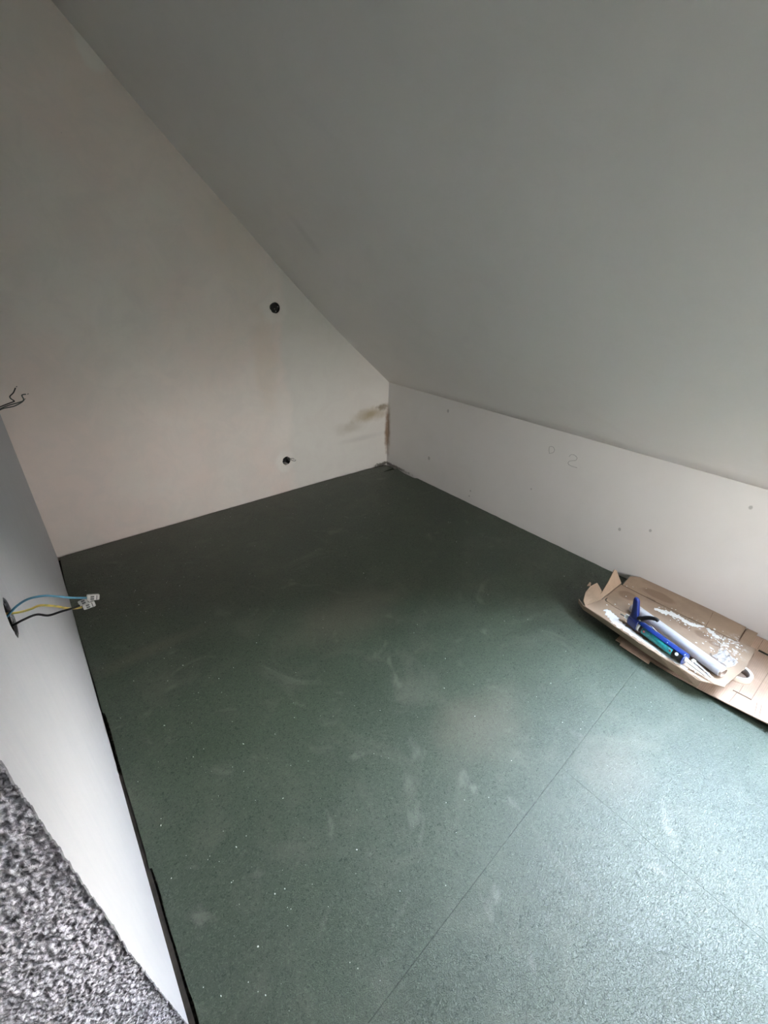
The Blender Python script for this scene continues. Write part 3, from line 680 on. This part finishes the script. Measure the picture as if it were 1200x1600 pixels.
# plaster smears and spatters on the tray
def blob(bm, x, y, z, r, h=0.0015, seed=0.0, sy=1.0, ang=0.0, n=14):
    c0 = bm.verts.new((x, y, z + h)); ring = []; ring2 = []
    ca, sa = math.cos(ang), math.sin(ang)
    for k in range(n):
        a = 2 * math.pi * k / n; rr = r * (1 + 0.45 * noise.noise(Vector((math.cos(a) * 1.7 + seed, math.sin(a) * 1.7, seed * 3.1))))
        u, v = rr * math.cos(a), rr * math.sin(a) * sy
        px, py = u * ca - v * sa, u * sa + v * ca
        ring.append(bm.verts.new((x + px * 0.75, y + py * 0.75, z + h * 0.75))); ring2.append(bm.verts.new((x + px, y + py, z - 0.0004)))
    for k in range(n):
        q = (k + 1) % n; bm.faces.new((c0, ring[k], ring[q])); bm.faces.new((ring[k], ring2[k], ring2[q], ring[q]))
def smear(name, pts, widths, seed, z=TZ, h=0.003):
    P = smooth_path([(x, y, 0) for x, y in pts], 10); n = len(P); L = []; Rr = []; C = []
    bm = bmesh.new()
    for i, p in enumerate(P):
        u = i / (n - 1) * (len(widths) - 1); k = min(int(u), len(widths) - 2); wd = widths[k] + (widths[k + 1] - widths[k]) * (u - k)
        tg = (P[min(i + 1, n - 1)] - P[max(i - 1, 0)]).normalized(); nn = Vector((-tg.y, tg.x, 0))
        a = wd * (1 + 0.9 * noise.noise(Vector((i * 0.37, seed, 0))) + 0.4 * noise.noise(Vector((i * 1.3, seed, 4))))
        b = wd * (1 + 0.9 * noise.noise(Vector((i * 0.41, seed, 7))) + 0.4 * noise.noise(Vector((i * 1.1, seed, 9))))
        hh = h * (0.7 + 0.5 * noise.noise(Vector((i * 0.8, seed, 2))))
        row = []
        for s, zz in ((-1, -0.0004), (-0.8, 0.7), (0, 1), (0.8, 0.7), (1, -0.0004)):
            q = p + nn * (s * (a if s < 0 else b)); row.append(bm.verts.new((q.x, q.y, z + (zz * hh if zz > 0 else zz))))
        C.append(row)
    for r0, r1 in zip(C, C[1:]):
        for k in range(4): bm.faces.new((r0[k], r0[k + 1], r1[k + 1], r1[k]))
    bm.faces.new(C[0]); bm.faces.new(C[-1][::-1])
    return local(obj(name, fixn(tilt(bm)), M_PLW, t, True), t)
s = smear('plaster_smear', [(-.440, -2.345), (-.465, -2.39), (-.492, -2.44), (-.500, -2.49), (-.512, -2.56), (-.520, -2.62)], [0.012, 0.026, 0.024, 0.019, 0.014, 0.010], 1.0)
s = smear('plaster_smear', [(-.520, -2.60), (-.524, -2.66), (-.530, -2.72), (-.536, -2.77)], [0.010, 0.012, 0.010, 0.006], 2.0)
s = smear('plaster_smear', [(-.228, -2.50), (-.215, -2.54), (-.196, -2.58), (-.196, -2.62), (-.204, -2.66), (-.190, -2.69), (-.168, -2.715)], [0.010, 0.018, 0.020, 0.014, 0.016, 0.012, 0.006], 3.0)
s = smear('plaster_smear', [(-.170, -2.73), (-.185, -2.755), (-.205, -2.79)], [0.008, 0.015, 0.011], 4.0)
s = smear('plaster_smear', [(-.522, -2.845), (-.510, -2.875), (-.49, -2.895)], [0.006, 0.008, 0.004], 5.0)
bm = bmesh.new()
for k in range(230):
    if k < 120: x = rnd.gauss(-.19, .035); y = rnd.uniform(-2.50, -2.86)
    elif k < 185: x = rnd.uniform(-.33, -.16); y = rnd.gauss(-2.84, .045)
    else: x = rnd.gauss(-.51, .015); y = rnd.uniform(-2.40, -2.80)
    if not (-0.535 < x < -0.04 and -2.90 < y < -2.30): continue
    z = zfl(x, y) if x > -0.155 else TZ
    if -0.170 < x < -0.15: continue
    blob(bm, x, y, z, rnd.choice([0.002, 0.003, 0.0042, 0.006]) * rnd.uniform(0.7, 1.3), 0.0012, k * 1.7, rnd.uniform(0.6, 1.0), rnd.random() * 3)
for x, y in ((-.245, -2.36), (-.40, -2.33), (-.150, -2.32), (-.13, -2.345), (-.12, -2.36), (-.10, -2.375), (-.09, -2.40), (-.30, -2.40), (-.405, -2.43), (-.36, -2.355)):
    blob(bm, x, y, zfl(x, y) if x > -.155 else TZ, 0.0045, 0.0015, x * 50, 0.7, y * 9)
o = local(obj('plaster_spatter', tilt(bm), M_PLW, t, True), t); o['kind'] = 'stuff'

# ------------------------------------------------------------------ masking tape roll on the sheet
M_TAPE = simple('cream_masking_tape', (0.86, 0.76, 0.63), 0.6, var=0.04)
M_CORE = simple('grey_tape_core', (0.30, 0.27, 0.26), 0.8)
tc_ = Vector((-0.350, -2.918, 0.0065))
t = thing('masking_tape', 'roll of cream masking tape lying flat against the edge of the cardboard tray', 'tape', tc_)
bm = bmesh.new(); add_lathe(bm, [(0, 0.0405), (0, 0.0525), (0.001, 0.0535), (0.029, 0.0535), (0.030, 0.0525), (0.030, 0.0405)], tc_, (0, 0, 1), 56, True)
local(obj('tape_winding', fixn(bm), M_TAPE, t, True), t)
bm = bmesh.new(); add_lathe(bm, [(0, 0.038), (0, 0.0404), (0.0295, 0.0404), (0.0295, 0.038)], tc_, (0, 0, 1), 56, True)
local(obj('cardboard_core', fixn(bm), M_CORE, t, True), t)

# ------------------------------------------------------------------ roll of plastic film
m = Mat('grey_film_winding'); wv = m.noise(60, 3, 0.5, vec=m.mapping(rot=(0, 0, 0.22), scale=(1, 0.08, 1)))
M_FILM = m.done(m.mix(m.ramp(wv, 0.35, 0.65), (0.42, 0.42, 0.45), (0.33, 0.33, 0.36)), 0.38, Specular_IOR_Level=0.6)
M_TUBE = simple('cardboard_tube', (0.62, 0.50, 0.42), 0.8)
ra = T3((-0.352, -2.432, TZ + 0.0295)); rb = T3((-0.474, -2.882, TZ + 0.0292)); rd = (rb - ra).normalized(); RL = (rb - ra).length
t = thing('plastic_film_roll', 'roll of translucent grey plastic film on a cardboard tube beside the caulking gun', 'roll', (ra + rb) / 2)
bm = bmesh.new(); add_lathe(bm, [(0.006, 0.0205), (0.004, 0.0245), (0.008, 0.0255), (RL - 0.012, 0.0250), (RL - 0.009, 0.0242), (RL - 0.009, 0.0205)], ra, rd, 48, True)
film = local(obj('film_winding', fixn(bm), M_FILM, t, True), t)
bm = bmesh.new(); add_lathe(bm, [(0, 0.0178), (0, 0.0204), (RL, 0.0204), (RL, 0.0178)], ra, rd, 48, True)
local(obj('cardboard_tube', fixn(bm), M_TUBE, t), t)
m = Mat('clear_film'); M_CLEAR = m.done((0.85, 0.86, 0.88), 0.18, m.bump(m.noise(90, 4, 0.6, dist=1.0), 0.9, 0.004), Transmission_Weight=0.6, IOR=1.2, Alpha=0.75)
N = 26; vs = []; fs = []
for i in range(N + 1):
    for j in range(N + 1):
        u, v_ = i / N, j / N
        base = Vector((-0.405, -2.800, TZ)).lerp(Vector((-0.425, -2.870, TZ)), v_)
        x = base.x + u * (0.13 - 0.03 * v_) + 0.006 * noise.noise(Vector((u * 5, v_ * 5, 1))); y = base.y - u * 0.035 + 0.008 * noise.noise(Vector((u * 5, v_ * 5, 2)))
        z = TZ + 0.004 + 0.030 * max(0, 1 - u * 3) ** 2 + 0.014 * abs(noise.noise(Vector((u * 7, v_ * 7, 3)))) + 0.006 * abs(noise.noise(Vector((u * 18, v_ * 18, 6))))
        vs.append((x, y, z))
for i in range(N):
    for j in range(N):
        a = i * (N + 1) + j; fs.append((a, a + 1, a + N + 2, a + N + 1))
o = local(obj('loose_film_end', fixn(tilt(pydata(vs, fs))), M_CLEAR, t, True), t); o['label'] = 'crumpled clear loose end of the film'

# ------------------------------------------------------------------ caulking gun, lying upside down with its handle upwards
M_BLUE = simple('blue_enamel', (0.006, 0.028, 0.165), 0.28, var=0.05)
M_NAVY = simple('dark_blue_plastic', (0.007, 0.018, 0.13), 0.35, var=0.05)
m = Mat('teal_cartridge_label')
tn = m.noise(55, 4, 0.6); tn2 = m.voro(70)
c = m.mix(m.ramp(tn, 0.45, 0.6), (0.015, 0.33, 0.36), (0.012, 0.20, 0.25))
c = m.mix(m.math('MULTIPLY', m.ramp(tn2, 0.10, 0.2, 1, 0), 0.5), c, (0.35, 0.62, 0.60))
M_TEAL = m.done(c, 0.3)
M_WHITE = simple('white_plastic', (0.82, 0.82, 0.80), 0.35, var=0.03)
M_DGREY = simple('grey_metal', (0.32, 0.32, 0.33), 0.35, 0.8)
M_PINK = simple('red_label_mark', (0.45, 0.10, 0.12), 0.5)
ga = T3((-0.468, -2.515, TZ + 0.0315)); gb = T3((-0.5235, -2.745, TZ + 0.0315)); gd = (gb - ga).normalized(); GL = (gb - ga).length
side = Vector((0, 0, 1)).cross(gd).normalized()          # points towards the wall (+x) or away; checked below
if side.x < 0: side = -side
upg = gd.cross(side) if gd.cross(side).z > 0 else -gd.cross(side)
def G(s, a, h): return ga + gd * s + side * a + upg * h
t = thing('caulking_gun', 'blue caulking gun with black trigger and white nozzle lying beside the grey film roll', 'caulking gun', (-0.49, -2.6, TZ))
SG = 1
# half pipe on top: covers the cartridge
bm = bmesh.new(); seg = 22; rows = []
for s in (0.0, 0.01, 0.06, 0.12, 0.18, GL - 0.006, GL):
    for R_, lst in ((0.0275, 'o'), (0.0260, 'i')):
        rows.append((lst, [bm.verts.new(G(s, R_ * math.sin(a) , R_ * math.cos(a) )) for a in [math.radians(SG * (-40 + 150 * k / seg)) for k in range(seg + 1)]]))
outs = [r for l, r in rows if l == 'o']; ins = [r for l, r in rows if l == 'i']
for A, B in zip(outs, outs[1:]):
    for k in range(seg): bm.faces.new((A[k], A[k + 1], B[k + 1], B[k]))
for A, B in zip(ins, ins[1:]):
    for k in range(seg): bm.faces.new((A[k + 1], A[k], B[k], B[k + 1]))
for k in range(seg): bm.faces.new((outs[0][k], ins[0][k], ins[0][k + 1], outs[0][k + 1])); bm.faces.new((outs[-1][k], outs[-1][k + 1], ins[-1][k + 1], ins[-1][k]))
for A, B, C_, D in zip(outs, outs[1:], ins, ins[1:]):
    bm.faces.new((A[0], B[0], D[0], C_[0])); bm.faces.new((A[-1], C_[-1], D[-1], B[-1]))
local(obj('barrel', fixn(bm), M_BLUE, t, True), t)
# front plate
bm = bmesh.new(); add_lathe(bm, [(GL - 0.003, 0.008), (GL - 0.003, 0.0272), (GL + 0.001, 0.0272), (GL + 0.001, 0.008)], ga, gd, 36, True)
local(obj('front_plate', fixn(bm), M_BLUE, t), t)
# body block with handle rising from it
def hull_chain(secs, n=20, p=3.0):
    bm = bmesh.new(); rings = []
    for c0, ax, bx, ra_, rb_ in secs:
        c0 = Vector(c0); ax = Vector(ax).normalized(); bx = Vector(bx).normalized(); ring = []
        for k in range(n):
            a = 2 * math.pi * k / n; ca, sa = math.cos(a), math.sin(a)
            ring.append(bm.verts.new(c0 + ax * ra_ * math.copysign(abs(ca) ** (2 / p), ca) + bx * rb_ * math.copysign(abs(sa) ** (2 / p), sa)))
        rings.append(ring)
    for A, B in zip(rings, rings[1:]):
        for k in range(n): bm.faces.new((A[k], A[(k + 1) % n], B[(k + 1) % n], B[k]))
    bm.faces.new(rings[0][::-1]); bm.faces.new(rings[-1]); return fixn(bm)
bm = hull_chain([(G(-0.052, 0, 0.000), side, upg, 0.013, 0.018), (G(-0.046, 0, 0.000), side, upg, 0.018, 0.024), (G(-0.02, 0, 0.0), side, upg, 0.022, 0.0265), (G(0.0, 0, 0.0), side, upg, 0.0255, 0.0268), (G(0.004, 0, 0.0), side, upg, 0.0255, 0.0262)])
local(obj('body', bm, M_NAVY, t, True), t)
hup = Vector((0.02, 0.06, 1)).normalized()
hb = G(-0.028, 0, 0.005)
hs = []
for s, wdt, dep, back in ((0.0, 0.015, 0.024, 0.0), (0.025, 0.014, 0.022, 0.000), (0.045, 0.0125, 0.018, -0.002), (0.07, 0.012, 0.0155, -0.006), (0.095, 0.0115, 0.0145, -0.011), (0.112, 0.011, 0.0135, -0.014), (0.122, 0.008, 0.009, -0.016)):
    hs.append((hb + hup * s + gd * (back * -1.0 + 0.0) * -1.0, side, gd, wdt, dep))
local(obj('handle', hull_chain(hs), M_NAVY, t, True), t)
# trigger in front of the handle
tp = smooth_path([G(-0.012, 0, 0.034), G(0.006, 0, 0.046), G(0.022, 0.0, 0.062), G(0.042, 0.0, 0.078), G(0.064, 0.0, 0.088), G(0.078, 0.0, 0.087)], 5)
bm = bmesh.new(); rr = [0.0115 - 0.004 * abs(i / (len(tp) - 1) - 0.15) for i in range(len(tp))]; rr[0] = 0.006; rr[-1] = 0.004
add_tube(bm, tp, rr, 12); trig = local(obj('trigger', bm, M_BLACK, t, True), t)
for s, h in ((0.004, 0.036), (0.052, 0.070)):
    bm = bmesh.new(); add_lathe(bm, [(-0.012, 0.0), (-0.012, 0.004), (0.012, 0.004), (0.012, 0.0)], G(s, 0, h), side, 14); q = obj('rivet', fixn(bm), M_STEEL, trig, True)
bm = bmesh.new(); add_tube(bm, [G(0.0, 0, 0.028), G(0.03, 0.004, 0.040), G(0.058, 0.004, 0.036), G(0.085, 0.006, 0.027)], 0.003, 8); local(obj('trigger_link', bm, M_DGREY, t, True), t)
# push rod sticking out behind
bm = bmesh.new(); add_tube(bm, [G(-0.07, 0, 0.002), G(-0.04, 0, 0.002)], 0.0125, 16); local(obj('rear_cap', bm, M_WHITE, t, True), t)
bm = bmesh.new(); add_tube(bm, [G(-0.098, 0, -0.008), G(-0.066, 0, -0.002)], 0.0035, 10)
local(obj('push_rod', bm, M_DGREY, t, True), t)
bm = bmesh.new(); add_box(bm, (-0.007, -0.02, -0.004), (0.007, 0.016, 0.004), Matrix.Translation(G(0.048, 0.026, 0.010)) @ Matrix.Rotation(math.atan2(gd.x, -gd.y), 4, 'Z'))
bmesh.ops.bevel(bm, geom=bm.edges[:], offset=0.002, segments=2, affect='EDGES'); local(obj('side_clip', bm, M_WHITE, t, True), t)
# a screw head shining on the barrel
bm = bmesh.new(); add_lathe(bm, [(0, 0.0), (0.0, 0.0025), (-0.003, 0.0025)], G(0.150, -0.010, 0.0262), upg, 10); local(obj('rivet', fixn(bm), M_STEEL, t, True), t)
# cartridge, held by the gun
cr = 0.0243
ct = thing('sealant_cartridge', 'teal labelled sealant cartridge with long white nozzle clamped in the blue caulking gun', 'cartridge', ga)
t_ = t; t = ct
bm = bmesh.new(); add_lathe(bm, [(0.006, 0.0), (0.006, cr), (0.020, cr), (0.020, cr - 0.0003)], ga, gd, 40); local(obj('cartridge_end', fixn(bm), M_WHITE, t, True), t)
bm = bmesh.new(); add_lathe(bm, [(0.020, cr - 0.0008), (0.020, cr + 0.0002), (0.036, cr + 0.0002), (0.036, cr - 0.0008)], ga, gd, 40, True); local(obj('label_band', fixn(bm), M_BLACK, t, True), t)
bm = bmesh.new(); add_lathe(bm, [(0.036, cr - 0.0008), (0.036, cr), (0.186, cr), (0.186, cr - 0.0008)], ga, gd, 40, True); lab = local(obj('label', fixn(bm), M_TEAL, t, True), t)
for s0, r_ in ((0.046, 0.005), (0.178, 0.005)):
    for k in range(1):
        ang = math.radians(-75); o_ = side * math.sin(ang) + upg * math.cos(ang)
        bm = bmesh.new(); add_lathe(bm, [(0.0006, 0.0), (0.0006, r_), (-0.001, r_)], ga + gd * s0 + o_ * cr, o_, 12); obj('label_mark', fixn(bm), M_PINK, lab)
bm = bmesh.new(); add_lathe(bm, [(0.186, cr - 0.0008), (0.186, cr + 0.0003), (GL - 0.004, cr + 0.0003), (GL - 0.004, 0.0)], ga, gd, 40); blk = local(obj('cartridge_top', fixn(bm), M_BLACK, t, True), t)
ang = math.radians(-60); o_ = side * math.sin(ang) + upg * math.cos(ang)
bm = bmesh.new(); add_lathe(bm, [(0.0012, 0.0), (0.0012, 0.0075), (-0.002, 0.0075)], ga + gd * 0.206 + o_ * cr, o_, 16); obj('white_spot', fixn(bm), M_WHITE, blk)
# nozzle: collar, long cone, stepped tip
nb_ = ga + gd * (GL - 0.002); nd = (T3((-0.5335, -2.8755, TZ + 0.006)) - nb_).normalized()
bm = bmesh.new(); add_lathe(bm, [(0, 0.0), (0.0, 0.0115), (0.006, 0.0115), (0.009, 0.0085), (0.085, 0.0052), (0.086, 0.0062), (0.091, 0.0062), (0.092, 0.0045), (0.128, 0.0022), (0.128, 0.0012)], nb_, nd, 24)
local(obj('nozzle', fixn(bm), M_WHITE, t, True), t)
# spare nozzle beside it
M_CLN = Mat('clear_plastic').done((0.75, 0.74, 0.72), 0.2, Transmission_Weight=0.4, IOR=1.4)
a0 = T3((-0.478, -2.768, TZ + 0.010)); d0 = (T3((-0.512, -2.862, TZ + 0.007)) - a0).normalized()
sn = thing('spare_nozzle', 'clear spare nozzle lying between the white nozzle and the film roll', 'nozzle', a0)
t = sn
bm = bmesh.new(); add_lathe(bm, [(0.008, 0.0), (0.008, 0.0062), (0.072, 0.0045), (0.074, 0.0058), (0.080, 0.0055), (0.081, 0.0035), (0.098, 0.0022), (0.098, 0.0)], a0, d0, 18)
local(obj('tip', fixn(bm), M_CLN, t, True), t)
bm = bmesh.new(); add_lathe(bm, [(-0.004, 0.0), (-0.004, 0.0088), (0.008, 0.0088), (0.008, 0.0)], a0, d0, 18)
local(obj('collar', fixn(bm), M_WHITE, t, True), t)

# ------------------------------------------------------------------ plaster crumbs on the floor
bm = bmesh.new(); rr2 = random.Random(3)
for k in range(620):
    x = rr2.uniform(-2.56, -0.05); y = -abs(rr2.gauss(0, 1.5)) - 0.02
    if y < -3.6: continue
    if rr2.random() < 0.3: x = -2.58 + abs(rr2.gauss(0, 0.35)); y = rr2.uniform(-2.9, -0.05)
    if x > -0.62 and y < -2.15: continue
    r = rr2.choice([0.0005, 0.0007, 0.0009, 0.0012, 0.0017]) * rr2.uniform(0.7, 1.2)
    if rr2.random() < 0.02: r *= 1.8
    Mx = Matrix.Translation((x, y, r * 0.45)) @ Matrix.Rotation(rr2.random() * 6, 4, 'Z') @ Matrix.Diagonal((rr2.uniform(0.8, 1.9), 1, 0.6, 1))
    bmesh.ops.create_icosphere(bm, subdivisions=1, radius=r, matrix=Mx)
o = obj('plaster_crumbs', bm, M_PLW); tag(o, 'tiny white plaster crumbs scattered over the green floor', 'crumbs'); o['kind'] = 'stuff'
